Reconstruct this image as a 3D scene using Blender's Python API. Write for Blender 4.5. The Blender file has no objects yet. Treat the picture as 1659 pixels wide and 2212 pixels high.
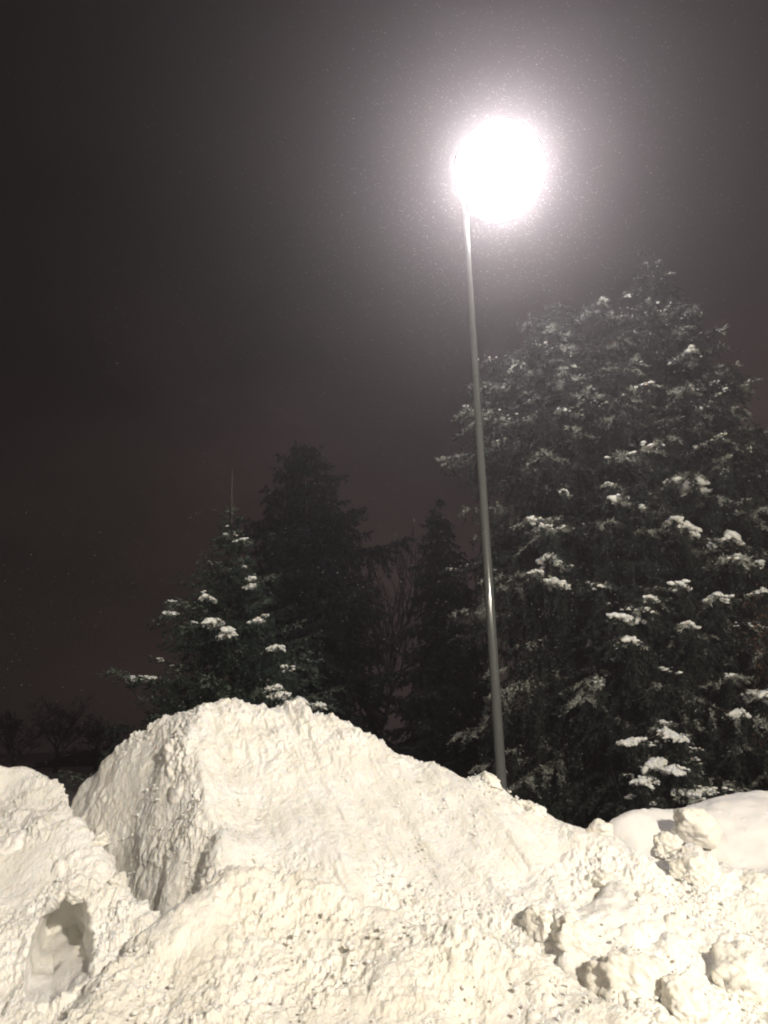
import bpy, math, random
import numpy as np
from mathutils import Matrix, Vector

# ------------------------------------------------------------------ camera, world, lamps, exposure
S = bpy.context.scene
COL = S.collection
PITCH, ROLL, CZ, FPX = math.radians(16), math.radians(-1.6), 1.6, 1597.0   # 1659 x 2212 picture units
cam_data = bpy.data.cameras.new('camera')
cam_data.sensor_fit = 'VERTICAL'; cam_data.sensor_height = 36.0
cam_data.lens = 36.0 * FPX / 2212.0
cam_data.clip_start = 0.05; cam_data.clip_end = 400
cam = bpy.data.objects.new('camera', cam_data); COL.objects.link(cam)
CAMROT = Matrix.Rotation(math.pi/2 + PITCH, 3, 'X') @ Matrix.Rotation(ROLL, 3, 'Z')
cam.matrix_world = Matrix.Translation((0, 0, CZ)) @ CAMROT.to_4x4()
S.camera = cam

world = bpy.data.worlds.new('World'); S.world = world; world.use_nodes = True
wn = world.node_tree.nodes; wl = world.node_tree.links; wn.clear()
wo = wn.new('ShaderNodeOutputWorld'); wb = wn.new('ShaderNodeBackground')
wg = wn.new('ShaderNodeTexCoord'); ws = wn.new('ShaderNodeSeparateXYZ'); wr = wn.new('ShaderNodeValToRGB')
wl.new(wg.outputs['Generated'], ws.inputs[0]); wl.new(ws.outputs['Z'], wr.inputs[0])
wm = wn.new('ShaderNodeMapRange'); wm.inputs['From Min'].default_value = -0.55; wm.inputs['From Max'].default_value = 0.15
wm.inputs['To Min'].default_value = 0.32; wm.inputs['To Max'].default_value = 1.0; wm.interpolation_type = 'SMOOTHSTEP'
wl.new(ws.outputs['X'], wm.inputs['Value']); 
wnz = wn.new('ShaderNodeTexNoise'); wnz.inputs['Scale'].default_value = 3.0; wnz.inputs['Detail'].default_value = 5   # low cloud
wmp = wn.new('ShaderNodeMapping'); wmp.inputs['Scale'].default_value = (1.0, 1.0, 2.6)
wl.new(wg.outputs['Generated'], wmp.inputs[0]); wl.new(wmp.outputs[0], wnz.inputs['Vector'])
wcl = wn.new('ShaderNodeMapRange'); wcl.inputs['From Min'].default_value = 0.3; wcl.inputs['From Max'].default_value = 0.7; wcl.inputs['To Min'].default_value = 0.6; wcl.inputs['To Max'].default_value = 1.4
wl.new(wnz.outputs['Fac'], wcl.inputs['Value'])
wmu = wn.new('ShaderNodeMath'); wmu.operation = 'MULTIPLY'; wl.new(wm.outputs[0], wmu.inputs[0]); wl.new(wcl.outputs[0], wmu.inputs[1]); wl.new(wmu.outputs[0], wb.inputs[1])
wl.new(wr.outputs[0], wb.inputs[0]); wl.new(wb.outputs[0], wo.inputs[0])
wr.color_ramp.elements[0].position = 0.0; wr.color_ramp.elements[0].color = (0.066, 0.047, 0.043, 1)
wr.color_ramp.elements[1].position = 0.6; wr.color_ramp.elements[1].color = (0.010, 0.006, 0.006, 1)

GLARE_STRENGTH = 60.0
LOT_LAMP = Vector((6.0, -5.2, 6.4))
LOT_POWER = 2950.0
HAZE_DENSITY = 0.0118
la = bpy.data.lights.new('parking_lamp_light', 'AREA'); la.shape = 'RECTANGLE'; la.size = 0.42; la.size_y = 0.28
la.energy = LOT_POWER; la.color = (1.0, 0.915, 0.77)
lo = bpy.data.objects.new('parking_lamp_light', la); COL.objects.link(lo)
lo.location = LOT_LAMP
lo.rotation_euler = (Vector((0.6, 8.5, 1.6)) - LOT_LAMP).to_track_quat('-Z', 'Y').to_euler()

FAR_LAMP = Vector((-9.5, -13.0, 7.6))                       # a second lamp of the lot, farther off to the left
lb = bpy.data.lights.new('far_lamp_light', 'AREA'); lb.shape = 'RECTANGLE'; lb.size = 0.5; lb.size_y = 0.3
lb.energy = 650.0; lb.color = (1.0, 0.90, 0.76)
lo2 = bpy.data.objects.new('far_lamp_light', lb); COL.objects.link(lo2); lo2.location = FAR_LAMP
lo2.rotation_euler = (Vector((0.0, 8.0, 1.0)) - FAR_LAMP).to_track_quat('-Z', 'Y').to_euler()

vs = S.view_settings
vs.view_transform = 'Standard'; vs.look = 'None'; vs.exposure = 0.0; vs.gamma = 1.0; vs.use_curve_mapping = False
cy = S.cycles
cy.use_denoising = True; cy.pixel_filter_type = 'BLACKMAN_HARRIS'; cy.filter_width = 2.0
try: cy.denoiser = 'OPENIMAGEDENOISE'
except Exception: pass
cy.max_bounces = 6; cy.diffuse_bounces = 3; cy.glossy_bounces = 2; cy.volume_bounces = 0
cy.transparent_max_bounces = 4; cy.caustics_reflective = False; cy.caustics_refractive = False
cy.sample_clamp_indirect = 4.0

# ------------------------------------------------------------------ helpers
rng = np.random.default_rng(7)
def P(px, py, Y):
    """the point of the place seen at a picture position, Y metres in front of the camera"""
    d = CAMROT @ Vector(((px - 829.5)/FPX, (1106 - py)/FPX, -1.0))
    t = Y / d.y
    return Vector((d.x*t, Y, CZ + d.z*t))

def tag(o, label=None, cat=None, group=None, kind=None):
    if label: o['label'] = label
    if cat: o['category'] = cat
    if group: o['group'] = group
    if kind: o['kind'] = kind
    return o
def link(name, me, mat=None, parent=None, loc=None):
    o = bpy.data.objects.new(name, me); COL.objects.link(o)
    if me is not None and mat is not None and not me.materials: me.materials.append(mat)
    if parent is not None: o.parent = parent
    if loc is not None: o.location = loc
    return o
def empty(name, loc):
    o = bpy.data.objects.new(name, None); COL.objects.link(o); o.location = loc; return o
def mesh_np(name, V, F, smooth=False):
    """V (n,3), F (m,k) all faces the same size"""
    V = np.asarray(V, np.float32); F = np.asarray(F, np.int32); k = F.shape[1]
    me = bpy.data.meshes.new(name)
    me.vertices.add(len(V)); me.vertices.foreach_set('co', V.ravel())
    me.loops.add(F.size); me.loops.foreach_set('vertex_index', F.ravel())
    me.polygons.add(len(F)); me.polygons.foreach_set('loop_start', np.arange(0, F.size, k, dtype=np.int32))
    me.polygons.foreach_set('loop_total', np.full(len(F), k, np.int32))
    me.update(calc_edges=True)
    me.polygons.foreach_set('use_smooth', np.full(len(F), smooth, dtype=bool))
    return me

# ---- numpy noise
_perm = rng.permutation(4096)
def _h(ix, iy, iz, s=0):
    a = _perm[(ix + s*131) & 4095]; a = _perm[(a + iy) & 4095]; return _perm[(a + iz) & 4095]
def _rand(ix, iy, iz, s):
    return _h(ix, iy, iz, s) / 4096.0
def vnoise(p, s=0):
    i = np.floor(p).astype(np.int64); f = p - i; f = f*f*f*(f*(f*6-15)+10)
    r = 0
    for dx in (0, 1):
        wx = f[:, 0] if dx else 1-f[:, 0]
        for dy in (0, 1):
            wy = f[:, 1] if dy else 1-f[:, 1]
            for dz in (0, 1):
                wz = f[:, 2] if dz else 1-f[:, 2]
                r = r + wx*wy*wz*_rand(i[:, 0]+dx, i[:, 1]+dy, i[:, 2]+dz, s)
    return r*2-1
def fbm(p, octv=4, s=0, gain=0.5):
    r = 0; a = 1; q = p
    for k in range(octv):
        r = r + a*vnoise(q, s+k); a *= gain; q = q*2.03 + 7.1
    return r
def lumps(p, cell, s, dens=0.75, rmin=0.25, rmax=0.62):
    """height of round clods, one at most per cell"""
    p = p + np.stack([vnoise(p/(cell*.55), s+60), vnoise(p/(cell*.55), s+61), vnoise(p/(cell*.55), s+62)], 1)*cell*0.16
    q = p/cell; i = np.floor(q).astype(np.int64); best = np.zeros(len(p))
    for dx in (-1, 0, 1):
        for dy in (-1, 0, 1):
            for dz in (-1, 0, 1):
                a, b, c = i[:, 0]+dx, i[:, 1]+dy, i[:, 2]+dz
                fx = a+_rand(a, b, c, s); fy = b+_rand(a, b, c, s+1); fz = c+_rand(a, b, c, s+2)
                r = rmin+(rmax-rmin)*_rand(a, b, c, s+3)**2
                on = _rand(a, b, c, s+4) < dens
                d2 = ((q[:, 0]-fx)**2+(q[:, 1]-fy)**2+(q[:, 2]-fz)**2)/(r*r)
                h = np.where(on, np.sqrt(np.clip(1-d2, 0, 1))*r, 0)
                best = np.maximum(best, h)
    return best*cell

# ------------------------------------------------------------------ materials
def new_mat(name):
    m = bpy.data.materials.new(name); m.use_nodes = True
    n = m.node_tree.nodes; return m, n, m.node_tree.links, n['Principled BSDF']
def snow_mat(name, c0, c1, bump=0.012, scale=40, dirt=0.0):
    m, n, l, b = new_mat(name)
    tc = n.new('ShaderNodeTexCoord')
    no = n.new('ShaderNodeTexNoise'); no.inputs['Scale'].default_value = 3.2; no.inputs['Detail'].default_value = 8; no.inputs['Roughness'].default_value = 0.65
    l.new(tc.outputs['Object'], no.inputs['Vector'])
    cr = n.new('ShaderNodeValToRGB'); cr.color_ramp.elements[0].position = 0.36; cr.color_ramp.elements[1].position = 0.60
    cr.color_ramp.elements[0].color = (*c1, 1); cr.color_ramp.elements[1].color = (*c0, 1)
    l.new(no.outputs['Fac'], cr.inputs[0]); col = cr.outputs[0]
    if dirt:
        n2 = n.new('ShaderNodeTexNoise'); n2.inputs['Scale'].default_value = 22; n2.inputs['Detail'].default_value = 6
        l.new(tc.outputs['Object'], n2.inputs['Vector'])
        r2 = n.new('ShaderNodeValToRGB'); r2.color_ramp.elements[0].position = 0.60; r2.color_ramp.elements[1].position = 0.76
        r2.color_ramp.elements[0].color = (0, 0, 0, 1); r2.color_ramp.elements[1].color = (dirt, dirt, dirt, 1)
        l.new(n2.outputs['Fac'], r2.inputs[0])
        mx = n.new('ShaderNodeMix'); mx.data_type = 'RGBA'
        l.new(r2.outputs[0], mx.inputs['Factor']); l.new(col, mx.inputs['A']); mx.inputs['B'].default_value = (0.36, 0.30, 0.22, 1)
        col = mx.outputs['Result']
    l.new(col, b.inputs['Base Color'])
    b.inputs['Roughness'].default_value = 0.72; b.inputs['Specular IOR Level'].default_value = 0.2
    b.inputs['Subsurface Weight'].default_value = 0.62; b.inputs['Subsurface Radius'].default_value = (1.0, 0.85, 0.65); b.inputs['Subsurface Scale'].default_value = 0.016
    nb = n.new('ShaderNodeTexNoise'); nb.inputs['Scale'].default_value = scale; nb.inputs['Detail'].default_value = 7; nb.inputs['Roughness'].default_value = 0.62
    l.new(tc.outputs['Object'], nb.inputs['Vector'])
    bp = n.new('ShaderNodeBump'); bp.inputs['Strength'].default_value = 0.8; bp.inputs['Distance'].default_value = bump
    l.new(nb.outputs['Fac'], bp.inputs['Height']); l.new(bp.outputs[0], b.inputs['Normal'])
    return m
M_PLOW = snow_mat('ploughed_snow', (0.89, 0.875, 0.84), (0.80, 0.775, 0.72), 0.02, 38, 0.15)
M_FRONT = snow_mat('front_snow', (0.86, 0.835, 0.78), (0.76, 0.725, 0.65), 0.022, 42, 0.12)  # front heap, a little darker and yellower than the ploughed snow
M_CHUNK = snow_mat('packed_snow', (0.85, 0.825, 0.77), (0.74, 0.71, 0.63), 0.02, 30, 0.3)
M_DRIFT = snow_mat('drifted_snow', (0.86, 0.84, 0.81), (0.82, 0.80, 0.77), 0.006, 9)
M_CAP = snow_mat('tree_snow', (0.84, 0.84, 0.80), (0.72, 0.73, 0.68), 0.02, 18)

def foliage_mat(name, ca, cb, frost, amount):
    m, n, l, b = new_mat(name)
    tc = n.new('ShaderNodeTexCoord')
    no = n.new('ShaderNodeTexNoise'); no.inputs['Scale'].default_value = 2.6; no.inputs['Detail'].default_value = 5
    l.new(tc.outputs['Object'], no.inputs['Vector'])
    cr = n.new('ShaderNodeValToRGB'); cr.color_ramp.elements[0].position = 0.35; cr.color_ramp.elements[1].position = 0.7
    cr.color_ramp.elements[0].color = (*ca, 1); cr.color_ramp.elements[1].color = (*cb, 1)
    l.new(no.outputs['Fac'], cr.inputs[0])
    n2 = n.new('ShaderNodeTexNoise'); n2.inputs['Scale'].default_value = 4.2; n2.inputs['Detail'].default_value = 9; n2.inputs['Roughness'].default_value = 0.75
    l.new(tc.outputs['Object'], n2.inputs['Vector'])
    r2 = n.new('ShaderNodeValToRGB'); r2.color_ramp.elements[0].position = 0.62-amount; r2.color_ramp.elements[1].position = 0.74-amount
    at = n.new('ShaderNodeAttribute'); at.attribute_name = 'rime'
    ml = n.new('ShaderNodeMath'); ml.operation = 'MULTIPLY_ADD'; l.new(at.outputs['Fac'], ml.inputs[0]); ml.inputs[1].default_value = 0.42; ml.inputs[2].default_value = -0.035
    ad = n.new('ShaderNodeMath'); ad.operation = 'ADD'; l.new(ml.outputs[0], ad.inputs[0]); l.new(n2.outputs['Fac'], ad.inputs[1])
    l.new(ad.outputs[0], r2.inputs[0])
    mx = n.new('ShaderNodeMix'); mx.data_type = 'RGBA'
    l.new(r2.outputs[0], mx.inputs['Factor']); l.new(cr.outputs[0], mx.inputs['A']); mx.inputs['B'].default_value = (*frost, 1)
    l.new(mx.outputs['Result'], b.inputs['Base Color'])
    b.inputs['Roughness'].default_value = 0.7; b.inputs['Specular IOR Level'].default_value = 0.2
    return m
M_FIR = foliage_mat('fir_needles', (0.008, 0.015, 0.012), (0.024, 0.042, 0.03), (0.12, 0.15, 0.12), -0.01)
M_SPRUCE = foliage_mat('spruce_needles', (0.010, 0.014, 0.012), (0.028, 0.036, 0.028), (0.33, 0.34, 0.30), 0.045)
M_SILHOUETTE = foliage_mat('silhouette_needles', (0.004, 0.006, 0.007), (0.009, 0.013, 0.014), (0.02, 0.026, 0.026), 0.0)  # spruce needles darkened in colour to read as unlit silhouettes
M_LEAF = foliage_mat('withered_leaves', (0.03, 0.016, 0.010), (0.09, 0.045, 0.026), (0.36, 0.22, 0.13), 0.0)
def bark(name, c0, c1):
    m, n, l, b = new_mat(name)
    tc = n.new('ShaderNodeTexCoord'); mp = n.new('ShaderNodeMapping'); mp.inputs['Scale'].default_value = (9, 9, 1.6)
    no = n.new('ShaderNodeTexNoise'); no.inputs['Scale'].default_value = 2.5; no.inputs['Detail'].default_value = 8
    l.new(tc.outputs['Object'], mp.inputs[0]); l.new(mp.outputs[0], no.inputs['Vector'])
    cr = n.new('ShaderNodeValToRGB'); cr.color_ramp.elements[0].color = (*c0, 1); cr.color_ramp.elements[1].color = (*c1, 1)
    l.new(no.outputs['Fac'], cr.inputs[0]); l.new(cr.outputs[0], b.inputs['Base Color'])
    bp = n.new('ShaderNodeBump'); bp.inputs['Distance'].default_value = 0.02; l.new(no.outputs['Fac'], bp.inputs['Height']); l.new(bp.outputs[0], b.inputs['Normal'])
    b.inputs['Roughness'].default_value = 0.85; return m
M_BARK = bark('bark', (0.015, 0.012, 0.010), (0.05, 0.04, 0.03))
M_TWIG = bark('twig_bark', (0.012, 0.009, 0.008), (0.035, 0.025, 0.02))

# ------------------------------------------------------------------ setting: ground, hillside
def mq_field(pts, c=0.12):
    """smooth surface through scattered points: returns z(x, y)"""
    pts = np.array([tuple(p) for p in pts], float); X = pts[:, :2]; n = len(X)
    d = np.sqrt(((X[:, None]-X[None])**2).sum(-1)+c*c)
    A = np.zeros((n+1, n+1)); A[:n, :n] = d; A[:n, n] = 1; A[n, :n] = 1
    w = np.linalg.lstsq(A, np.append(pts[:, 2], 0), rcond=None)[0]
    def f(x, y):
        sh = x.shape; x = x.ravel(); y = y.ravel(); r = np.full(x.shape, w[n])
        for k in range(n): r += w[k]*np.sqrt((x-X[k, 0])**2+(y-X[k, 1])**2+c*c)
        return r.reshape(sh)
    return f

g = 80; gx = np.linspace(-50, 50, g); gy = np.linspace(-17, 85, g)
GX, GY = np.meshgrid(gx, gy)
gp = np.stack([GX.ravel(), GY.ravel(), 0*GX.ravel()], 1)
GZ = -0.42 + 0.08*fbm(gp/6.0, 3, 3)
gi = np.arange(g*g).reshape(g, g)
gf = np.stack([gi[:-1, :-1], gi[:-1, 1:], gi[1:, 1:], gi[1:, :-1]], -1).reshape(-1, 4)
tag(link('snowy_ground', mesh_np('ground', np.stack([GX.ravel(), GY.ravel(), GZ], 1), gf, True), M_DRIFT),
    'flat snow covered ground behind and below the ploughed heaps', kind='structure')

# dark hillside far left
M_HILL, hn, hl, hb = new_mat('hill_scrub')
hno = hn.new('ShaderNodeTexNoise'); hno.inputs['Scale'].default_value = 0.6; hno.inputs['Detail'].default_value = 8
hcr = hn.new('ShaderNodeValToRGB'); hcr.color_ramp.elements[0].color = (0.03, 0.016, 0.012, 1); hcr.color_ramp.elements[1].color = (0.10, 0.05, 0.04, 1)
htc = hn.new('ShaderNodeTexCoord'); hl.new(htc.outputs['Object'], hno.inputs['Vector']); hl.new(hno.outputs['Fac'], hcr.inputs[0]); hl.new(hcr.outputs[0], hb.inputs['Base Color'])
hb.inputs['Roughness'].default_value = 0.95
hx = np.linspace(-42, 2, 90); hy = np.linspace(48, 74, 40); HX, HY = np.meshgrid(hx, hy)
prof = np.interp(HX, [-42, -30, -27, -23, -18, -12, 2], [-0.6, -0.3, -0.4, 0.7, 1.9, 1.4, -0.4])
HZ = prof*np.exp(-((HY-58)/7)**2)*1.0 - 0.6 + 0.15*fbm(np.stack([HX.ravel(), HY.ravel(), 0*HX.ravel()], 1)/1.5, 4, 9).reshape(HX.shape)
hi = np.arange(HX.size).reshape(HX.shape)
tag(link('hillside', mesh_np('hillside', np.stack([HX.ravel(), HY.ravel(), HZ.ravel()], 1),
    np.stack([hi[:-1, :-1], hi[:-1, 1:], hi[1:, 1:], hi[1:, :-1]], -1).reshape(-1, 4), True), M_HILL),
    'dark reddish slope far behind the left snow heap', kind='structure')

# ------------------------------------------------------------------ snow heaps
def heap(name, label, cat, ctrl, a0, a1, y0, y1, na, nr, detail, mat=M_PLOW, carve=None, c=0.12, zmin=-0.55, kind=None):
    f = mq_field(ctrl, c)
    a = np.linspace(a0, a1, na); Y = y0*(y1/y0)**np.linspace(0, 1, nr)
    A, YY = np.meshgrid(a, Y); X = A*YY; Z = f(X, YY)
    def normals(X, YY, Z):
        du = np.stack([np.gradient(X, axis=1), np.gradient(YY, axis=1), np.gradient(Z, axis=1)], -1)
        dv = np.stack([np.gradient(X, axis=0), np.gradient(YY, axis=0), np.gradient(Z, axis=0)], -1)
        N = np.cross(du, dv); N /= np.linalg.norm(N, axis=-1, keepdims=True)+1e-12; return N
    V = np.stack([X, YY, Z], -1)
    if carve: V = carve(V)
    N = normals(V[..., 0], V[..., 1], V[..., 2])
    p = V.reshape(-1, 3); d = detail(p, N.reshape(-1, 3))
    V = (p + N.reshape(-1, 3)*d[:, None]).reshape(V.shape)
    idx = np.arange(V.shape[0]*V.shape[1]).reshape(V.shape[:2])
    F = np.stack([idx[:-1, :-1], idx[:-1, 1:], idx[1:, 1:], idx[1:, :-1]], -1).reshape(-1, 4)
    zz = V[..., 2].ravel(); F = F[zz[F].max(1) > zmin]
    used = np.unique(F); remap = np.full(len(zz), -1); remap[used] = np.arange(len(used))
    me = mesh_np(name, V.reshape(-1, 3)[used], remap[F], True)
    o = link(name, me, mat); tag(o, label, cat, kind=kind)
    return o, f

def rough(p, amt=1.0, s=0, big=1.0):
    m = np.clip(fbm(p/0.45, 3, s+40)*0.9+0.55, 0.05, 1.3)
    d = big*0.05*fbm(p/0.5, 3, s)
    d = d + 0.55*lumps(p, 0.17, s+10, 0.45)*np.clip(fbm(p/0.6, 2, s+50)*1.4+0.2, 0, 1)
    d = d + amt*m*(0.62*lumps(p, 0.06, s+20, 0.6) + 0.75*lumps(p+3.3, 0.028, s+30, 0.8))
    d = d + amt*(m+.25)*0.017*fbm(p/0.055, 5, s+60, .62)
    return d

# -- big heap
crest = [(160,1718,7.6),(200,1682,7.6),(240,1628,7.55),(290,1594,7.5),(350,1566,7.42),(400,1542,7.4),(440,1528,7.4),(480,1516,7.42),(570,1522,7.45),
         (650,1527,7.45),(720,1547,7.4),(800,1582,7.35),(870,1626,7.25),(940,1657,7.15),(1000,1684,7.05),(1055,1672,6.95),(1100,1712,6.85),(1160,1744,6.75),(1210,1768,6.65),(1300,1800,6.4),(1400,1850,6.1),(1450,1905,5.9)]
A = [P(*q) for q in crest]
for q in crest:
    v = P(*q); A.append(Vector((v.x*1.04, v.y+0.5, v.z-0.35))); A.append(Vector((v.x*1.12, v.y+1.5, -0.5)))
A += [P(*q) for q in [(372,1590,7.0),(362,1640,6.75),(392,1700,6.5),(425,1775,6.2),(455,1835,5.98),(478,1880,5.8),
      (190,1760,7.3),(225,1820,7.05),(265,1880,6.75),(330,1925,6.35),(420,1905,6.02),
      
      (500,1650,6.85),(500,1780,6.3),(560,1870,5.95),(640,1700,6.75),(650,1820,6.2),(700,1900,5.85),(800,1700,6.8),(820,1820,6.3),(850,1930,5.85),
      (950,1760,6.55),(980,1880,6.05),(1000,1990,5.6),(1100,1800,6.3),(1120,1920,5.85),(1150,2030,5.4),(1230,1860,6.05),(1280,1950,5.7),(1360,1940,5.75)]]
for (px, py, Y) in [(60,1900,7.7),(60,1900,7.2),(150,1980,6.8),(250,1990,6.2),(400,2000,5.3),(700,2020,5.1),(1000,2120,4.9),(1200,2180,4.7),(1500,2100,5.2),(1560,1950,6.0)]:
    v = P(px, py, Y); v.z = -0.5; A.append(v)
def det_big(p, N):
    # slide marks running down the face to the lower right
    u = (p[:, 0]*0.80 + p[:, 1]*0.30 + p[:, 2]*0.28); w = (-p[:, 0]*0.35 + p[:, 1]*0.7 + p[:, 2]*0.7)
    q = np.stack([u/0.07, w/0.55, p[:, 2]*0.3], 1); lit = np.clip((N[:, 0]+0.35)*2.5, 0, 1)
    streak = fbm(q+fbm(p/.3,2,79)[:, None]*.45, 3, 77)*0.020 - 0.45*lumps(p+9, .09, 180, .35)*np.clip(fbm(p/.5, 2, 185)+.4, 0, 1) + fbm(np.stack([u/0.2, w/1.2, 0*u], 1), 2, 90)*0.04
    top = np.clip((p[:, 2]-1.15)/0.35, 0, 1)
    fl = np.stack([u/0.045, w/0.16, p[:, 2]*2], 1)
    low = np.clip((0.62-p[:, 2])/0.35, 0, 1)*lit; right = np.clip((p[:, 0]-1.0)/1.0, 0, 1)
    r = rough(p, 1.0, 0)
    mod = np.clip(0.28 + 0.5*top + 0.7*low + 0.6*right + 0.45*(1-lit), 0, 1.1)
    return streak*lit*(0.7+0.8*top) + r*mod + np.abs(fbm(fl+fbm(p/.2,2,35)[:, None], 2, 33))*0.028*top
big, fA = heap('snow_heap', 'tallest ploughed snow heap with shaded left flank and streaked bright face', 'snow heap', A,
     -0.46, 0.50, 5.0, 9.0, 1050, 560, det_big, c=0.15)

# -- front heap across the bottom
B = [P(*q) for q in [(110,2212,4.55),(220,2105,4.85),(330,2012,5.1),(420,1938,5.35),(500,1892,5.5),(600,1893,5.5),(700,1912,5.45),(850,1975,5.3),(1000,2020,5.15),(1150,2060,5.0),(1220,2120,4.85),(1300,2165,4.75),(1420,2212,4.6),
      (350,2100,4.85),(350,2212,4.55),(550,2000,5.15),(550,2100,4.85),(600,2212,4.5),(800,2080,4.9),(850,2212,4.5),(1050,2130,4.75),(1100,2212,4.5),(700,1960,5.25)]]
B += [P(px, 2300, 4.2) for px in (100, 350, 600, 850, 1100, 1400)]
for (px, Y) in [(-50,4.7),(100,5.2),(250,5.6),(400,5.9),(600,6.2),(850,6.0),(1050,5.75),(1250,5.25),(1400,5.0),(1550,4.7)]:
    v = P(px, 2000, Y); v.z = -0.5; B.append(v)
for x in np.linspace(-2.6, 2.4, 8): B.append(Vector((x, 3.2, -0.5)))
B.append(Vector((-2.6, 4.2, -0.5))); B.append(Vector((2.7, 4.2, -0.5)))
def det_front(p, N):
    u = (p[:, 0]*0.8 + p[:, 1]*0.3 + p[:, 2]*0.3); w = (-p[:, 0]*0.3 + p[:, 1]*0.7 + p[:, 2]*0.7)
    fl = np.stack([u/0.05, w/0.2, p[:, 2]*2], 1)
    return rough(p, 1.1, 5) + 0.45*lumps(p+5, 0.085, 170, .6)*np.clip(fbm(p/.35,2,172)+.5, 0, 1) + 0.012*fbm(fl*.8, 2, 133)*np.clip(fbm(p/.7,2,137)*1.5+.6,0,1)
front, fB = heap('snow_heap', 'low crumbly snow heap filling the bottom centre of the picture', 'snow heap', B, -0.60, 0.56, 3.3, 6.3, 1100, 430, det_front, mat=M_FRONT)

# -- left heap with the hollow
cave_px = [(68,2122),(62,2075),(62,2035),(76,2000),(104,1978),(142,1958),(176,1968),(194,1998),(200,2050),(194,2095),(150,2118),(110,2128)]
C = [P(*q) for q in [(-120,1850,5.9),(0,1830,5.9),(80,1800,6.0),(150,1785,6.05),(190,1810,6.0),(230,1870,5.85),(265,1940,5.65),(320,1990,5.45),
      (-120,1950,5.5),(0,1900,5.7),(100,1880,5.7),(180,1900,5.65),(0,1980,5.4),(60,1960,5.42),(130,1940,5.45),(215,1960,5.45),(250,2010,5.3),
      (0,2060,5.15),(55,2060,5.12),(205,2050,5.2),(240,2090,5.05),(0,2150,4.95),(60,2150,4.92),(130,2160,4.9),(-120,2150,4.9),(130,2050,5.16),(0,2212,4.75),(100,2230,4.7),(-120,2250,4.6)]]
C += [P(px, 2330, 4.3) for px in (-150, 0, 120)]
for (px, Y) in [(-250,6.6),(-100,7.0),(50,7.0),(170,6.9),(260,6.5),(330,6.2),(400,5.8),(420,5.3),(380,4.8)]:
    v = P(px, 2000, Y); v.z = -0.5; C.append(v)
for q in [(-3.6,5.5),(-3.4,4.5),(-3.0,3.4),(-2.2,3.3),(-1.4,3.4),(-1.1,4.2)]: C.append(Vector((q[0], q[1], -0.5)))
cw = np.array([tuple(P(px, py, 5.13)) for px, py in cave_px])[:, (0, 2)]
def sdf_poly(x, z, poly):
    d = np.full(x.shape, 1e9); ins = np.zeros(x.shape, bool); n = len(poly)
    for i in range(n):
        a = poly[i]; b = poly[(i+1) % n]; e = b-a
        t = np.clip(((x-a[0])*e[0]+(z-a[1])*e[1])/(e@e), 0, 1)
        d = np.minimum(d, np.hypot(x-a[0]-t*e[0], z-a[1]-t*e[1]))
        c1 = (a[1] > z) != (b[1] > z)
        with np.errstate(divide='ignore', invalid='ignore'):
            ins ^= c1 & (x < (b[0]-a[0])*(z-a[1])/(b[1]-a[1]+1e-12)+a[0])
    return np.where(ins, d, -d)
CAVE = {}
def carve(V):
    # slides the surface inside the opening back along the hollow's own axis
    ax = np.array([-0.40, 1.0, 0.02])
    x = V[..., 0]-(V[..., 1]-5.13)*ax[0]; z = V[..., 2]-(V[..., 1]-5.13)*ax[2]
    n = fbm(np.stack([x.ravel()/0.2, z.ravel()/0.2, 0*x.ravel()], 1), 1, 8).reshape(x.shape)*0.03
    s = sdf_poly(x, z, cw)+n
    t = np.clip((s+.01)/0.11, 0, 1); t = np.sin(t*np.pi/2)**1.3
    near = np.abs(V[..., 1]-5.15) < 0.6
    t = t*near; CAVE['m'] = np.where(near, np.clip((s+0.02)/0.03, 0, 1), 0).ravel()
    V = V.copy(); V += (t*np.clip(5.92-V[..., 1], 0, 2))[..., None]*ax
    return V
def det_left(p, N):
    smooth = np.clip((-2.38-p[:, 0])/0.12, 0, 1)*np.clip((5.95-p[:, 1])/0.1, 0, 1)*np.clip((p[:, 1]-5.42)/0.1, 0, 1)
    k = CAVE['m']
    return (rough(p, 1.35, 9)+.5*lumps(p+2, .10, 190, .6))*(1-0.85*smooth)*(1-k)+k*0.02*fbm(p/0.15, 2, 88)
left, fC = heap('snow_heap', 'left crumbly snow heap with a shaded arched hollow dug into it', 'snow heap', C, -0.68, -0.20, 3.3, 7.3, 620, 560, det_left, carve=carve)

# -- rounded heap at the far left edge
D = [P(*q) for q in [(-90,1720,7.2),(-40,1680,7.3),(0,1668,7.3),(60,1660,7.3),(110,1680,7.25),(148,1718,7.2),(0,1730,7.0),(60,1725,6.95),(110,1740,7.0),(0,1800,6.7),(60,1800,6.7),(120,1790,6.75),(165,1780,6.9)]]
for (px, py, Y) in [(-150,1900,7.2),(-40,1900,8.3),(60,1900,8.3),(150,1900,8.1),(210,1900,7.4),(200,1900,6.7),(60,1900,6.2),(-100,1900,6.2)]:
    v = P(px, py, Y); v.z = -0.5; D.append(v)
heap('snow_heap', 'small rounded snow heap at the far left edge beside the tallest heap', 'snow heap', D, -0.68, -0.36, 5.9, 8.6, 380, 260,
     lambda p, N: rough(p, 0.9, 15), c=0.2)

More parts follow.
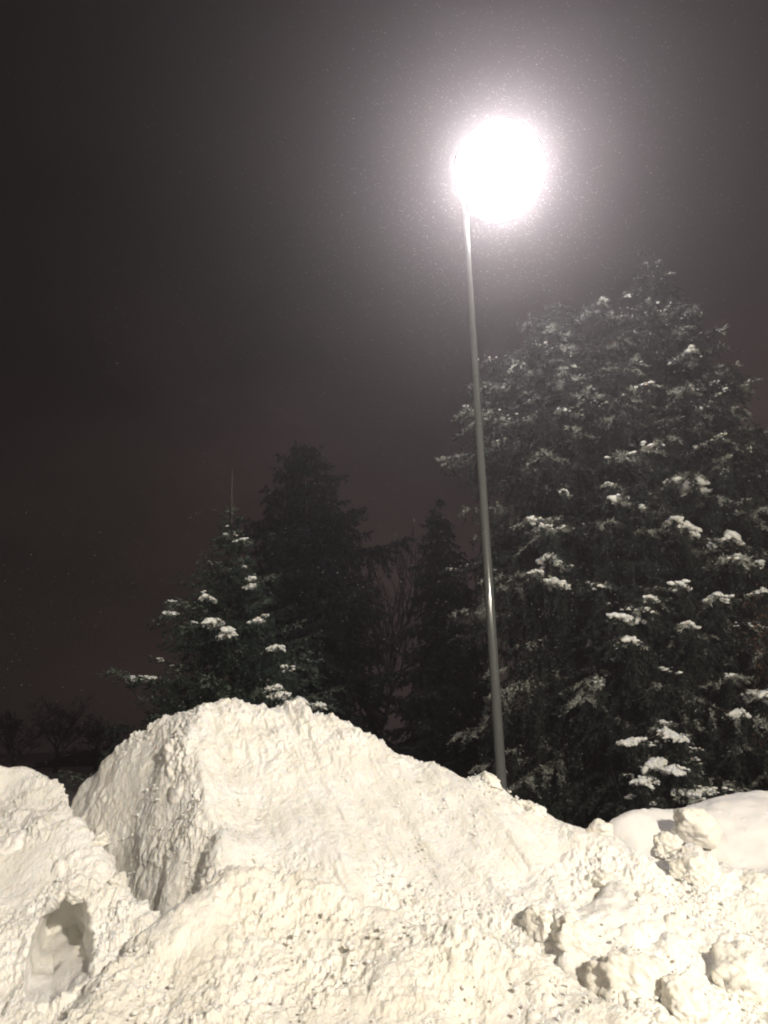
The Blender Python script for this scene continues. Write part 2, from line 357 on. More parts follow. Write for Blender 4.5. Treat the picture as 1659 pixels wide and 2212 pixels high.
# -- rubble field on the right
E = [P(*q) for q in [(1160,1985,5.45),(1190,2030,5.25),(1250,1960,5.6),(1260,2060,5.1),(1330,1900,5.95),(1340,2010,5.35),(1320,2100,4.95),(1400,2010,5.35),(1400,2110,4.95),(1440,1900,6.05),(1470,1980,5.55),(1480,2080,5.1),(1460,2170,4.8),
      (1550,1900,6.1),(1560,1980,5.7),(1570,2070,5.3),(1560,2190,4.85),(1650,1920,6.1),(1650,2010,5.7),(1650,2110,5.25),(1659,2212,4.85),(1760,1920,6.1),(1760,2100,5.3),(1380,2190,4.72),(1400,1850,6.25),(1500,1850,6.4),(1760,2230,4.8)]]
E += [P(px, 2320, 4.45) for px in (1400, 1500, 1620, 1760)]
for (px, Y) in [(1100,5.9),(1200,6.3),(1330,7.2),(1450,7.6),(1600,7.6),(1800,7.4),(1950,6.2),(1920,5.0),(1080,5.2),(1180,4.8),(1270,4.5)]:
    v = P(px, 2000, Y); v.z = -0.5; E.append(v)
for x in (1.2, 2.0, 2.8): E.append(Vector((x, 3.5, -0.5)))
def det_right(p, N):
    return rough(p, 0.8, 21, 1.6) + 0.6*lumps(p+1.7, 0.24, 140, 0.5)*np.clip(fbm(p/0.8, 2, 150)+0.35, 0, 0.8) + 0.045*fbm(p/0.26, 4, 160)
right, fE = heap('snow_heap', 'rubble strewn snow heap of broken lumps filling the right corner', 'snow heap', E, 0.16, 0.66, 3.5, 7.7, 620, 560, det_right, c=0.1)

# -- smooth drift behind it
Fp = [P(*q) for q in [(1290,1815,7.3),(1330,1785,7.6),(1385,1767,7.8),(1440,1770,7.9),(1500,1748,8.1),(1560,1722,8.3),(1620,1710,8.4),(1700,1702,8.5),(1850,1690,8.6),
      (1400,1830,7.0),(1500,1820,7.1),(1600,1790,7.2),(1700,1780,7.3),(1500,1880,6.6),(1600,1880,6.6),(1700,1870,6.7),(1620,1960,6.2),(1720,1950,6.2)]]
for (px, Y) in [(1220,7.4),(1260,8.2),(1400,9.4),(1600,10.2),(1850,10.4),(1300,6.4),(1450,5.9),(1600,5.6),(1800,5.5),(2000,7.0),(2000,9.0)]:
    v = P(px, 2000, Y); v.z = -0.5; Fp.append(v)
heap('snow_drift', 'smooth wind rounded snow drift rising at the right edge under the spruce', 'snow drift', Fp, 0.24, 0.72, 5.6, 10.6, 300, 260,
     lambda p, N: 0.04*fbm(p/0.6, 3, 61)+0.006*fbm(p*np.array([1, .5, 1])/0.10, 3, 62)+0.4*lumps(p, .05, 63, .12), mat=M_DRIFT, c=0.25)

# ------------------------------------------------------------------ loose lumps
def ico(sub):
    import bmesh
    bm = bmesh.new(); bmesh.ops.create_icosphere(bm, subdivisions=sub, radius=1.0)
    V = np.array([v.co[:] for v in bm.verts]); F = np.array([[v.index for v in f.verts] for f in bm.faces]); bm.free(); return V, F
IV, IF = ico(5); I2V, I2F = ico(2); I1V, I1F = ico(1)
def chunk(px, py, Y, w, h, dpt, label, seed, boxy=0.5, mat=M_CHUNK, rot=0.0, amt=1.0):
    n = IV/np.maximum(np.abs(IV).max(1, keepdims=True), 1e-6)          # cube directions
    v = IV*(1-boxy)+n*boxy*0.85
    pr_ = np.random.default_rng(seed+500)
    for _ in range(0 if seed in (1, 13) else 9):             # broken flat faces
        nn_ = pr_.normal(size=3); nn_ /= np.linalg.norm(nn_); ov = v@nn_-pr_.uniform(.62, .95)
        v = v-np.clip(ov, 0, None)[:, None]*nn_*.92
    v = v*np.array([w, dpt, h])/2*(1.12 if seed > 1 else 1)
    v = v*(1+(.2 if seed in (1, 13) else .24)*fbm(IV*1.5+seed*3.1, 4, seed)[:, None])
    cc, ss = math.cos(rot), math.sin(rot)
    v = np.stack([v[:, 0]*cc-v[:, 2]*ss, v[:, 1], v[:, 0]*ss+v[:, 2]*cc], 1)
    v *= .74; nn = v/np.linalg.norm(v, axis=1, keepdims=True)
    v = v + nn*(amt*(0.6*lumps(v+seed, 0.05, seed, 0.7)+0.016*fbm(v/0.08, 5, seed+3, .6)+0.2*lumps(v+seed, 0.12, seed+9, 0.5)))[:, None]
    me = mesh_np('snow_lump', v, IF, True)
    o = link('snow_lump', me, mat, loc=P(px, py, Y)-Vector((0, 0, 0.12*h if seed > 1 else 0))); tag(o, label, 'snow lump', 'broken lumps of snow on the heaps')
    return o
CH = [
 (1502,1786,6.95,.55,.38,.45,'big rounded snow boulder in front of the smooth drift at right',1,.3,-.3),
 (1490,1868,6.2,.34,.30,.3,'rounded snow lump below the big boulder, hollow under its edge',2,.3,.3),
 (1292,1790,6.4,.26,.18,.24,'knobbly snow lump on the crest where the tallest heap meets the drift',3,.2,.2),
 (1440,1818,6.45,.30,.22,.26,'upright snow lump left of and below the big boulder',4,.3,.2),
 (1592,2088,5.15,.42,.44,.34,'dirty grey oval snow lump sunk in a pocket near the right edge',5,.35,.2),
 (1365,2095,4.98,.55,.42,.35,'large squarish snow block overhanging the trench at bottom right',6,.5,-.3),
 (1475,2150,4.78,.28,.34,.28,'upright snow block right of the trench foot',7,.55,.15),
 (1245,2010,5.3,.36,.26,.3,'wedge shaped snow lump on the upper lip of the trench',8,.6,-.4),
 (1170,1985,5.42,.26,.26,.25,'snow lump at the top end of the trench',9,.4,-.2),
 (1395,1960,5.6,.26,.34,.24,'tall pale snow slab standing in the middle of the rubble',10,.6,-.35),
 (1445,2005,5.42,.24,.24,.2,'pointed snow slab with a dark gap beneath it',11,.6,.4),
 (1310,1905,5.9,.36,.22,.3,'long low snow lump lying on the slope above the rubble',12,.4,-.4),
 (35,1822,5.95,.30,.26,.26,'smooth snow ball at the left edge below the rounded heap',13,.0,.0),
 (92,1775,6.4,.24,.12,.22,'small flat snow lump behind the smooth ball at left',14,.3,.1),
 (215,1815,5.95,.20,.15,.2,'angular snow lump on the crumbly left crest nearest the tallest heap',21,.5,.4),
 (258,1905,5.68,.17,.13,.16,'small angular snow lump halfway down the left crest above the hollow',22,.5,-.3),
 (165,1925,5.52,.15,.12,.16,'snow lump perched over the mouth of the hollow',23,.4,.2),
 (120,1850,5.82,.16,.10,.16,'low snow lump on the smooth cut slope at left',24,.5,.1),
 (1060,1685,6.85,.24,.14,.3,'jagged snow lump on the crest beside the lamp post',15,.6,-.5),
 (1160,1752,6.6,.34,.16,.3,'elongated snow lump on the crest right of the lamp post',16,.5,-.45),
 (1120,1735,6.65,.20,.14,.25,'small tilted snow lump just right of the post foot',17,.6,-.5),
 (482,1518,7.38,.20,.10,.24,'small snow lump on the very top of the tallest heap',18,.2,.2),
 (1620,1905,6.15,.40,.2,.3,'ridge shaped snow lump with a crumbled underside at the right edge',19,.4,.1),
]
for (px, py, Y, w, h, d, lb, sd, bx, rt) in CH:
    chunk(px, py, Y, w, h, d, lb, sd, bx, M_CHUNK if sd not in (13,) else M_DRIFT, rt, 0.35 if sd in (1, 13) else 1.0)

# small crumbs lying all over the heaps, one mass
def crumbs(name, label, fields, n, smin, smax, seed):
    r = np.random.default_rng(seed); Vs = []; Fs = []; off = 0
    for (f, x0, x1, y0, y1, share) in fields:
        k = int(n*share); y = r.uniform(y0, y1, k); a = r.uniform(x0, x1, k); x = a*y; z = f(x, y)
        size = smin*(smax/smin)**(r.random(k)**3.2)
        keep = z > -0.3; x, y, z, size = x[keep], y[keep], z[keep], size[keep]; k = len(x)
        sc = size[:, None, None]*r.uniform(0.6, 1.25, (k, 1, 3))
        v = (I1V*np.array([1, 1, .8]))[None]*sc*(1+r.uniform(-.22, .22, (k, len(I1V), 1)))
        v = v+np.stack([x, y, z+size*0.2+0.012], 1)[:, None]
        Vs.append(v.reshape(-1, 3)); Fs.append((I1F[None]+(np.arange(k)*len(I1V))[:, None, None]).reshape(-1, 3)+off); off += k*len(I1V)
    tag(link(name, mesh_np(name, np.concatenate(Vs), np.concatenate(Fs), True), M_PLOW), label, kind='stuff')
crumbs('snow_crumbs', 'small crumbs of snow scattered over the heaps', [(fA, -.36, .16, 5.6, 6.9, .3), (fB, -.36, .45, 4.2, 5.2, .22), (fC, -.42, -.30, 5.6, 6.1, .05), (fE, .25, .6, 4.4, 6.4, .2)], 3200, .008, .022, 5)

# ------------------------------------------------------------------ street lamp in view
M_POLE, pn, pl_, pb = new_mat('galvanised_steel')
pb.inputs['Base Color'].default_value = (0.10, 0.105, 0.10, 1); pb.inputs['Metallic'].default_value = 0.0; pb.inputs['Roughness'].default_value = 0.30
pno = pn.new('ShaderNodeTexNoise'); pno.inputs['Scale'].default_value = 14; pno.inputs['Detail'].default_value = 6
pr = pn.new('ShaderNodeMapRange'); pr.inputs['To Min'].default_value = 0.07; pr.inputs['To Max'].default_value = 0.13
pl_.new(pno.outputs['Fac'], pr.inputs['Value']); pl_.new(pr.outputs[0], pb.inputs['Roughness'])
M_GLARE = bpy.data.materials.new('glare_glow'); M_GLARE.use_nodes = True
gn = M_GLARE.node_tree.nodes; gn.clear(); ge = gn.new('ShaderNodeEmission'); go = gn.new('ShaderNodeOutputMaterial')
ge.inputs[0].default_value = (1.0, 0.93, 0.94, 1); ge.inputs[1].default_value = GLARE_STRENGTH; M_GLARE.node_tree.links.new(ge.outputs[0], go.inputs[0])

def tube(path, radii, sides=16, cap=True):
    V = []; F = []; n = len(path)
    for i, (p, r) in enumerate(zip(path, radii)):
        p = Vector(p); t = (Vector(path[min(i+1, n-1)])-Vector(path[max(i-1, 0)])).normalized()
        ref = Vector((0, 0, 1)) if abs(t.z) < 0.9 else Vector((0, 1, 0))
        u = t.cross(ref).normalized(); v = t.cross(u)
        for k in range(sides):
            a = 2*math.pi*k/sides; V.append(tuple(p+u*r*math.cos(a)+v*r*math.sin(a)))
    for i in range(n-1):
        for k in range(sides):
            a = i*sides+k; b = i*sides+(k+1) % sides; F.append((a, b, b+sides, a+sides))
    return np.array(V), np.array(F)
LY = 11.5
foot = P(1083, 1690, LY); top = P(1006, 480, LY)
fx, tz = foot.x, top.z
lamp = empty('street_lamp', (fx, LY, -0.42)); tag(lamp, 'tall slender grey lamp post with a blazing white ball built for its glare, behind the snow heap', 'street lamp')
H = tz+0.42
dx = top.x-foot.x; shift = dx*(0.42+foot.z)/(tz-foot.z)
V_, F_ = tube([(-shift, 0, -0.3), (-shift, 0, 0)] + [(-shift+(dx+shift)*t, 0, H*t) for t in (0.02, .25, .5, .75, 1.0, 1.06)], [.084, .084, .082, .075, .068, .061, .055, .054], 20)
link('pole', mesh_np('pole', V_, F_, True), M_POLE, lamp)
V_, F_ = tube([(-shift, 0, 0.0), (-shift, 0, 0.035), (-shift, 0, 0.0351)], [.20, .20, .01], 20); link('base_plate', mesh_np('base_plate', V_, F_), M_POLE, lamp)
gc = P(1079, 370, LY-0.25) - lamp.location
gr = 105/FPX*(LY*math.cos(PITCH)+(gc.z-0.42-CZ)*math.sin(PITCH))
import bmesh
bm = bmesh.new(); bmesh.ops.create_uvsphere(bm, u_segments=40, v_segments=22, radius=1)
gv = np.array([v.co[:] for v in bm.verts]); me = bpy.data.meshes.new('glare_ball'); bm.to_mesh(me); bm.free()
me.vertices.foreach_set('co', (gv*np.array([gr*.89, gr*0.85, gr*1.0])).astype(np.float32).ravel())
for pz in me.polygons: pz.use_smooth = True
gl = link('glare_ball', me, M_GLARE, lamp, gc)  # lamp's glare disc built as a glowing ball; its real head is unseen
gl.rotation_euler = (0, math.radians(6), 0)
ax0 = Vector((dx, 0, H*1.0)); V_, F_ = tube([ax0, ax0+Vector((0.05, -0.05, 0.22)), gc+Vector((-gr*.7, 0, -gr*.72))], [.05, .05, .05], 12)
link('bracket', mesh_np('bracket', V_, F_, True), M_POLE, lamp)

# the lamps of the lot behind the photographer, which light the heaps
for (LP, lab) in ((LOT_LAMP, 'nearer flat headed lamp post in the lot behind the viewer'), (FAR_LAMP, 'farther flat headed lamp post in the lot behind the viewer')):
    sx = -1 if LP.x > 0 else 1
    pk = empty('parking_lamp', (LP.x-sx*.6, LP.y-0.6, -0.42)); tag(pk, lab, 'street lamp', 'lamps of the parking lot'); hz = LP.z+.42
    V_, F_ = tube([(0, 0, 0), (0, 0, hz), (0, 0, hz+.3)], [.1, .07, .07], 12); link('pole', mesh_np('pole', V_, F_, True), M_POLE, pk)
    V_, F_ = tube([(0, 0, hz+.2), (sx*.45, 0.45, hz+.2)], [.04, .04], 8); link('arm', mesh_np('arm', V_, F_, True), M_POLE, pk)
    bm = bmesh.new(); bmesh.ops.create_cube(bm, size=1, matrix=Matrix.Translation((sx*.5, 0.5, hz+.25)) @ Matrix.Rotation(math.radians(-sx*45), 4, 'Z') @ Matrix.Diagonal((.4, .75, .1, 1)))
    bmesh.ops.bevel(bm, geom=bm.edges[:], offset=.03, segments=2, affect='EDGES'); me = bpy.data.meshes.new('lamp_head'); bm.to_mesh(me); bm.free(); link('lamp_head', me, M_POLE, pk)

# ------------------------------------------------------------------ trees
class Tufts:
    """collects needle sprays, then writes them as one mesh"""
    def __init__(s): s.p = []; s.d = []; s.l = []; s.w = []; s.f = []
    def add(s, p, d, l, w, f=None): s.p.append(p); s.d.append(d); s.l.append(l); s.w.append(w); s.f.append(np.zeros(len(p)) if f is None else f)
    def mesh(s, name, r):
        p = np.concatenate(s.p); d = np.concatenate(s.d); l = np.concatenate(s.l)[:, None]; w = np.concatenate(s.w)[:, None]
        d = d/np.linalg.norm(d, axis=1, keepdims=True)
        q = r.normal(size=p.shape); u = np.cross(d, q); u /= np.linalg.norm(u, axis=1, keepdims=True)+1e-9
        n = len(p); V = np.stack([p, p+d*l*.45+u*w, p+d*l, p+d*l*.45-u*w], 1).reshape(-1, 3)
        me = mesh_np(name, V, np.arange(n*4).reshape(n, 4))
        at = me.attributes.new('rime', 'FLOAT', 'POINT'); at.data.foreach_set('value', np.repeat(np.concatenate(s.f), 4).astype(np.float32))
        return me
class Wood:
    def __init__(s): s.V = []; s.F = []; s.n = 0
    def add(s, path, radii, sides=4):
        v, f = tube(path, radii, sides); s.V.append(v); s.F.append(f+s.n); s.n += len(v)
    def mesh(s, name): return mesh_np(name, np.concatenate(s.V), np.concatenate(s.F), True)

def spray(T, W, p0, p1, r, sag=0.12, wide=0.42, hang=0.25, step=0.045, tl=0.075, tw=0.011, per=3, start=0.12):
    """one conifer limb from p0 to p1 with side twigs and hanging sprays of needles"""
    p0 = np.array(p0, float); p1 = np.array(p1, float); L = np.linalg.norm(p1-p0); n = 7
    t = np.linspace(0, 1, n)[:, None]
    path = p0+(p1-p0)*t; path[:, 2] += sag*L*np.sin(np.pi*t[:, 0])*(-1 if sag > 0 else 1)*(1 if sag > 0 else -1)*-1*np.sign(sag)*-1
    rad = max(0.006, 0.012*L)
    W.add([tuple(q) for q in path], [rad*(1-0.8*k/(n-1)) for k in range(n)], 4)
    fwd = (p1-p0)/L; side = np.cross(fwd, [0, 0, 1.0]); side /= np.linalg.norm(side)+1e-9
    nt = max(6, int(L/0.075))
    s = start+(1-start)*(np.arange(nt)+r.random(nt))/nt
    sgn = np.where(r.random(nt) < .5, -1.0, 1.0)
    base = np.stack([np.interp(s, t[:, 0], path[:, k]) for k in range(3)], 1)
    tlen = (wide*L*(1-s)**0.8*np.clip(s*3, 0, 1)+0.10+0.05*L)*r.uniform(.6, 1.2, nt)
    mode = r.random(nt) < hang
    dirs = side[None]*sgn[:, None]*r.uniform(.5, 1.1, (nt, 1))+fwd[None]*r.uniform(.3, .9, (nt, 1))+np.array([0, 0, 1.])*r.uniform(-.45, .12, (nt, 1))
    dirs[mode] = np.array([0, 0, -1.])+r.normal(size=(mode.sum(), 3))*.25+fwd*.25
    dirs /= np.linalg.norm(dirs, axis=1, keepdims=True)
    m = np.maximum(2, (tlen/step).astype(int)); idx = np.repeat(np.arange(nt), m*per); k = len(idx)
    u = r.random(k); droop = 0.25*u*u*tlen[idx]
    p = base[idx]+dirs[idx]*(u*tlen[idx])[:, None]; p[:, 2] -= droop; p += r.normal(size=p.shape)*.008
    d = dirs[idx]+r.normal(size=(k, 3))*.55
    lim = r.random()**.8                                   # how much rime this limb caught
    fr_ = np.clip((s[idx]*1.1+.1)*(1-u*.9)*lim*1.5-r.random(k)*.25, 0, 1)*(~mode[idx])+np.clip(lim-.45-u, 0, 1)*mode[idx]
    T.add(p, d, tl*r.uniform(.6, 1.3, k), tw*r.uniform(.7, 1.3, k), fr_)
    return path

def snow_cap(name, path, width, r, parent, s0=0.45, thick=0.35):
    """lumpy snow lying along the outer part of a limb, fingers of it running out on the side twigs"""
    L = np.linalg.norm(path[-1]-path[0]); Vs = []; Fs = []; off = 0; tt = np.linspace(0, 1, len(path))
    fwd = (path[-1]-path[0])/L; side = np.cross(fwd, [0, 0, 1.0]); side /= np.linalg.norm(side)+1e-9
    at = lambda s: np.array([np.interp(s, tt, path[:, j]) for j in range(3)])
    def blob(q, a, d):
        nonlocal off
        d = d/np.linalg.norm(d); e = np.cross(d, [0, 0, 1.]); e /= np.linalg.norm(e)+1e-9; u = np.cross(e, d)
        v = I2V*(1+0.42*fbm(I2V*1.3+r.random()*50, 3, 4)[:, None])*np.array([a*1.7, a, a*thick*1.5])
        Vs.append(v[:, :1]*d+v[:, 1:2]*e+v[:, 2:]*u+q); Fs.append(I2F+off); off += len(I2V)
    n = max(6, int(L*(1-s0)/(width*.10)))
    for i in range(n):
        s = s0+(1-s0)*(i+r.random())/n; env = math.sin(math.pi*np.clip((s-s0)/(1-s0)*.8+.15, .1, 1))*r.uniform(.5, 1.15)
        q = at(s); q[2] += .02; q = q+side*r.normal()*width*.07; blob(q, width*.15*(.35+.65*env), fwd+r.normal(size=3)*.3)
        for sg in (-1, 1):
            if r.random() < .2: continue
            d = side*sg+fwd*r.uniform(.2, .9)+np.array([0, 0, -1.])*r.uniform(.1, .5); d /= np.linalg.norm(d)
            m = int(1+3*env*r.random())
            for k in range(m):
                blob(q+d*width*.15*(k+.8)+r.normal(size=3)*width*.04, width*.115*(1-.2*k)*r.uniform(.4, 1.15), d+r.normal(size=3)*.3)
    return link(name, mesh_np(name, np.concatenate(Vs), np.concatenate(Fs), True), M_CAP, parent)

def conifer(name, label, apex_px, Y, base_z, profile, seed, mat, group, dens=1.0, droop=0.1, hang=0.25, lean=0.0, whorl=0.28, up=0.25, tl=0.075, tw=0.011, per=3, caps=(), leader=None, ragged=0.2, gapf=0.0, wide=0.42, dust=0.0):
    """profile: (height fraction from the top, radius in metres)"""
    r = np.random.default_rng(seed); ap = P(apex_px[0], apex_px[1], Y); H = ap.z-base_z
    root = empty(name, (ap.x-lean*H, Y, base_z)); tag(root, label, 'tree', group)
    base = np.array(root.location); top = np.array(ap)
    tr = lambda f: base+(top-base)*(1-f)      # f from the top
    W = Wood(); T = Tufts(); DV = []
    R0 = 0.035*H**0.9
    V, F = tube([tuple(tr(f)-base) for f in (1.03, 1, .8, .6, .4, .2, .06, 0)], [R0, R0*.95, R0*.78, R0*.6, R0*.42, R0*.24, R0*.09, R0*.03], 10)
    link('trunk', mesh_np('trunk', V, F, True), M_BARK, root)
    fr = [q[0] for q in profile]; rr = [q[1] for q in profile]
    f = 0.012
    while f < 0.985:
        Rm = np.interp(f, fr, rr); nb = int((5+6*min(1, Rm/2))*dens)
        a0 = r.random()*6.28
        for k in range(nb):
            if r.random() < gapf: continue
            a = a0+6.283*k/nb+r.normal()*.25; ff = min(.99, f+r.normal()*whorl*.35/H)
            R = Rm*(1+ragged*r.normal())*(1 if r.random() > .12 else .6); R = max(R, .08)
            p0 = tr(ff)-base
            dz = up*R*(1-ff*1.6)-droop*R*(0.4+ff)
            p1 = p0+np.array([math.cos(a)*R, math.sin(a)*R, dz])
            path = spray(T, W, p0, p1, r, sag=0.05, hang=hang, tl=tl, tw=tw, per=per, wide=wide)
            if dust and math.sin(a) < .35 and r.random() < dust:      # small broken patches of snow along the bough
                nn = int(6+10*R*r.random()); ss = r.uniform(.3, 1, nn)**.7; tt = np.linspace(0, 1, len(path)); sd = np.array([-math.sin(a), math.cos(a), 0])
                q = np.stack([np.interp(ss, tt, path[:, j]) for j in range(3)], 1)+sd*(r.normal(size=(nn, 1))*.16*(1.2-ss[:, None])*R*.6)+np.array([0, 0, .02])
                q[:, 2] -= np.abs(r.normal(size=nn))*.04
                sz = r.uniform(.012, .046, nn)*r.uniform(.6, 1.2)*min(1, .45+1.4*ff)
                v = I1V[None]*sz[:, None, None]*np.array([1.5, 1.5, .7])*(1+r.uniform(-.3, .3, (nn, len(I1V), 1)))+q[:, None]
                DV.append(v.reshape(-1, 3))
        f += whorl*(0.55+0.5*min(1, Rm/2.2))/H*(0.9+.3*r.random())
    if leader:
        W.add([tuple(tr(.005)-base), tuple(tr(0)-base+np.array([-.02, 0, leader]))], [.028, .010], 5)
    tag(link('limbs', W.mesh('limbs'), M_BARK, root), kind='stuff')
    tag(link('foliage', T.mesh('foliage', r), mat, root), kind='stuff')
    if DV:
        DV = np.concatenate(DV); k = len(DV)//len(I1V)
        tag(link('snow_dusting', mesh_np('snow_dusting', DV, (I1F[None]+(np.arange(k)*len(I1V))[:, None, None]).reshape(-1, 3), True), M_CAP, root), kind='stuff')
    for (px, py, wpx, fwd) in caps:             # limbs that reach out and carry snow
        tip = np.array(P(px, py, Y-fwd)); hz = np.clip(1-(tip[2]+.12-base_z)/H, .02, .97)
        p0 = tr(hz)-base; p1 = tip-base
        W2 = Wood(); T2 = Tufts(); Lh = max(.5, wpx/FPX*Y)
        path = spray(T2, W2, p0, p1, r, sag=0.04, hang=hang+.2, tl=tl, tw=tw, per=per+1, start=.35, wide=.3)
        br = link('branch', W2.mesh('branch'), M_BARK, root)
        tag(link('needles', T2.mesh('needles', r), mat, br), kind='stuff')
        width = wpx/FPX*Y; L = np.linalg.norm(p1-p0)
        snow_cap('snow_cap', path, width*.85, r, br, s0=max(.25, 1-width*1.2/L), thick=.5)
    return root

GT = 'conifers standing behind the snow heaps'
# profile radii in metres at the tree's distance
conifer('spruce_tree', 'huge spruce with drooping snow laden boughs right of the lamp post', (1400, 560), 16.0, -0.45,
    [(0,.12),(.05,.55),(.12,1.05),(.25,1.65),(.45,2.5),(.7,3.3),(1,3.7)], 11, M_SPRUCE, GT, dens=1.0, droop=.35, hang=.6, lean=0.0, dust=.34, whorl=.42, gapf=.04, wide=.5, up=.15, tl=.09, tw=.012, per=6, ragged=.16,
    caps=[(1500,755,80,1.0),(1545,830,110,.9),(1540,872,90,1.2),(1610,970,100,.9),(1520,962,70,1.6),(1560,1020,110,1.4),(1640,1080,100,1.0),(1500,1040,90,2.2),
          (1450,1035,60,2.2),(1455,1120,60,2.8),(1575,1160,110,2.4),(1480,1135,70,2.8),(1330,1075,70,3.0),(1312,1045,30,2.8),(1640,1215,60,2.2),(1600,1205,50,2.4),
          (1550,1285,60,3.0),(1650,1275,40,2.4),(1470,1260,50,3.2),(1330,1330,60,3.4),(1345,1380,60,3.4),(1580,1460,30,3.2),(1650,1500,90,3.0),(1605,1540,60,3.4),
          (1490,1345,40,3.3),(1210,885,60,2.2),(1400,1290,40,3.3)])
conifer('spruce_tree', 'broad hazy spruce directly beside the lamp post, pale frosted boughs', (1205, 660), 15.3, -0.45,
    [(0,.12),(.03,.7),(.08,1.6),(.15,2.0),(.25,2.25),(.4,2.3),(.7,2.35),(1,2.5)], 12, M_SPRUCE, GT, dens=1.0, droop=.35, hang=.55, dust=.3, whorl=.40, gapf=.04, wide=.5, up=.1, tl=.09, tw=.012, per=6, ragged=.18,
    caps=[(1180,1205,90,1.9),(1150,1235,60,2.0),(1190,1255,70,2.1),(1215,1060,30,1.6)])
conifer('spruce_tree', 'low bushy spruce with big snow pads just behind the smooth drift', (1430, 1560), 12.6, -0.45,
    [(0,.1),(.2,.5),(.5,.85),(1,1.25)], 13, M_SPRUCE, GT, dens=1.2, droop=.2, hang=.5, dust=.5, whorl=.2, up=.2, tl=.07, tw=.0085, per=6,
    caps=[(1340,1605,50,.35),(1450,1590,60,.5),(1480,1600,60,.6),(1405,1655,70,.8),(1380,1690,60,.9),(1460,1670,60,.9),(1510,1720,60,.8),(1430,1560,30,.1)])
conifer('fir_tree', 'shorter fir with a long bare leader and white snow patches, left of centre', (500, 1130), 12.5, -0.45,
    [(0,.1),(.08,.33),(.25,.75),(.45,1.15),(.65,1.55),(.8,1.9),(1,2.2)], 14, M_FIR, GT, dens=1.25, droop=-.15, hang=.1, dust=.12, whorl=.24, up=.35, tl=.08, tw=.0075, per=4, leader=1.0, ragged=.2, wide=.36,
    caps=[(530,1165,22,.5),(545,1250,32,.8),(550,1265,36,.9),(485,1155,16,.4),(440,1290,42,1.1),(460,1340,70,1.5),(490,1365,60,1.6),(560,1340,40,1.4),(510,1170,16,.6),
          (605,1398,40,1.5),(530,1225,14,.8),(350,1325,30,.8),(600,1485,44,1.9),(615,1500,50,2.0),(655,1515,60,1.7),(700,1525,50,1.4),(280,1465,44,.8),(415,1345,16,1.3),(575,1330,20,1.3),(620,1440,20,1.7),(365,1300,16,.8)])
conifer('spruce_tree', 'tall spruce, colour darkened to a silhouette, with a ragged ledge, right of the snow patched fir', (660, 975), 19.0, -0.45,
    [(0,.25),(.03,.5),(.09,.75),(.13,.6),(.17,1.05),(.24,1.35),(.4,1.7),(.6,2.1),(.8,2.3),(1,2.4)], 15, M_SILHOUETTE, GT, dens=1.7, droop=.1, hang=.3, whorl=.46, up=.2, tl=.11, tw=.02, per=5, ragged=.24)
conifer('spruce_tree', 'slim pointed spruce, colour darkened to a silhouette, between the tall one and the lamp post', (945, 1103), 19.0, -0.45,
    [(0,.08),(.06,.32),(.2,.65),(.4,1.0),(.6,1.35),(1,1.8)], 16, M_SILHOUETTE, GT, dens=1.6, droop=.25, hang=.3, whorl=.46, up=.1, tl=.11, tw=.019, per=5, ragged=.2)

def bare_tree(name, label, px, py, Y, base_z, spread, seed, group=None, tw=0.02, levels=6, fan=0.55):
    r = np.random.default_rng(seed); ap = P(px, py, Y); H = ap.z-base_z
    root = empty(name, (ap.x, Y, base_z)); tag(root, label, 'tree', group)
    W = Wood(); Tr = Wood()
    Tr.add([(0, 0, -.1), (0.02, 0, H*.18), (-.03, 0, H*.36)], [H*.035, H*.028, H*.02], 8)
    def grow(p, d, L, rad, lv):
        q = p+d*L*.5+r.normal(size=3)*L*.06; e = q+(d+r.normal(size=3)*.12)*L*.5
        W.add([tuple(p), tuple(q), tuple(e)], [rad, rad*.8, rad*.6], 3)
        if lv == 0: return
        for k in range(3 if lv > 1 else 4):
            nd = d+r.normal(size=3)*np.array([fan*spread, fan*spread, fan*.8])+np.array([0, 0, .12]); nd /= np.linalg.norm(nd)
            grow(e if k else q, nd, L*r.uniform(.62, .85), max(.011 if Y > 30 else .004, rad*.62), lv-1)
    for k in range(4):
        a = 6.28*k/4+r.random(); d = np.array([math.cos(a)*.55*spread, math.sin(a)*.55*spread, .9]); d /= np.linalg.norm(d)
        grow(np.array([0, 0, H*(.2+.05*k)]), d, H*.21, H*.014, levels-1)
    link('trunk', Tr.mesh('trunk'), M_TWIG, root)
    tag(link('crown', W.mesh('crown'), M_TWIG, root), kind='stuff')
GB = 'leafless trees in the distance'
bare_tree('bare_tree', 'wide leafless tree with rounded crown on the slope at left', 135, 1495, 40, -0.6, 1.2, 21, GB)
bare_tree('bare_tree', 'thin leafless tree at the left edge above the rounded heap', 40, 1535, 38, -0.6, .9, 22, GB)
bare_tree('bare_tree', 'leafless tree close to the left side of the snow patched fir', 215, 1535, 42, -0.6, 1.2, 23, GB)
bare_tree('bare_tree', 'leafless fine twigged tree showing right of the tall silhouetted spruce', 800, 1165, 21, -0.5, .6, 24, GB, fan=.4)
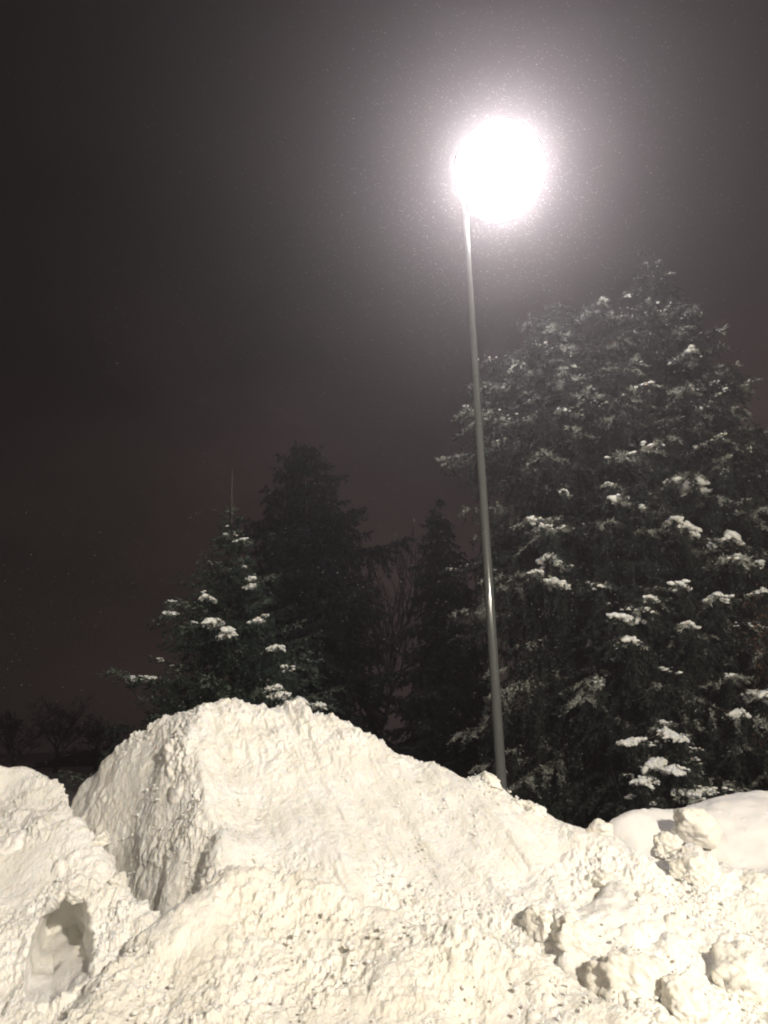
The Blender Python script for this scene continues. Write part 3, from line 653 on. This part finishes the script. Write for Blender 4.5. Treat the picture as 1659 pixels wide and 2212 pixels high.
# withered leaves at the right edge
r = np.random.default_rng(31); c = P(1672, 1380, 13.0); root = empty('beech_tree', (c.x, 13.0, -.45)); tag(root, 'small tree still holding orange brown leaves at the right edge', 'tree')
W = Wood(); T = Tufts(); W.add([(0, 0, -.1), (.05, 0, 1.5), (0, 0, 3)], [.09, .07, .04], 6)
for k in range(26):
    a = r.random()*6.28; h = r.uniform(1.2, 3.5); R = r.uniform(.2, .55); p0 = np.array([0, 0, h*.8]); p1 = np.array([math.cos(a)*R, math.sin(a)*R, h+.4])
    W.add([tuple(p0), tuple((p0+p1)/2+r.normal(size=3)*.05), tuple(p1)], [.02, .012, .005], 4)
    n = 40; t = r.uniform(.4, 1.1, (n, 1)); T.add(p0+(p1-p0)*t+r.normal(size=(n, 3))*.09, r.normal(size=(n, 3))+np.array([0, 0, -.6]), r.uniform(.05, .09, n), r.uniform(.02, .03, n))
link('trunk', W.mesh('trunk'), M_TWIG, root); tag(link('foliage', T.mesh('foliage', r), M_LEAF, root), kind='stuff')

# ------------------------------------------------------------------ falling snow and haze
r = np.random.default_rng(41); n = 9000
y = 5+14*r.random(n); x = r.uniform(-.62, .62, n)*y; z = r.uniform(.4, 14, n)
n2 = 9000; gw = lamp.location+gc
dd = r.normal(size=(n2, 3)); dd /= np.linalg.norm(dd, axis=1, keepdims=True); dd *= (0.9+7.5*r.random((n2, 1))**1.2)
px_ = np.stack([x, y, z], 1); px_ = np.concatenate([px_, np.array(gw)+dd]); n = len(px_)
sz = r.uniform(.0008, .0024, n)*np.where(np.arange(n) < 9000, .6, .85)*np.clip(px_[:, 1]/9, .6, 2); wd = np.array([1, .2, -.22])+r.normal(size=(n, 3))*.35; wd /= np.linalg.norm(wd, axis=1, keepdims=True)
o_ = np.array([(1,0,0),(-1,0,0),(0,1,0),(0,-1,0),(0,0,1),(0,0,-1)], float); of = np.array([(0,2,4),(2,1,4),(1,3,4),(3,0,4),(2,0,5),(1,2,5),(3,1,5),(0,3,5)])
v = o_[None]*sz[:, None, None]; v = v+wd[:, None]*(o_[None, :, :1]*(sz*6.0)[:, None, None])+px_[:, None]
tag(link('falling_snow', mesh_np('falling_snow', v.reshape(-1, 3), (of[None]+(np.arange(n)*6)[:, None, None]).reshape(-1, 3)), M_CAP), 'snowflakes blowing through the lamp light', kind='stuff')

M_HAZE = bpy.data.materials.new('snowy_air'); M_HAZE.use_nodes = True
zn = M_HAZE.node_tree.nodes; zn.clear(); zv = zn.new('ShaderNodeVolumePrincipled'); zo = zn.new('ShaderNodeOutputMaterial')
zv.inputs['Color'].default_value = (0.92, 0.87, 0.90, 1); zv.inputs['Density'].default_value = HAZE_DENSITY; zv.inputs['Anisotropy'].default_value = 0.80
M_HAZE.node_tree.links.new(zv.outputs[0], zo.inputs['Volume'])
bm = bmesh.new(); bmesh.ops.create_cube(bm, size=1, matrix=Matrix.Translation((0, 34.0, 7.0)) @ Matrix.Diagonal((104, 106, 17.6, 1)))
me = bpy.data.meshes.new('haze'); bm.to_mesh(me); bm.free()
tag(link('haze', me, M_HAZE), 'snow filled night air glowing round the lamp', kind='stuff')
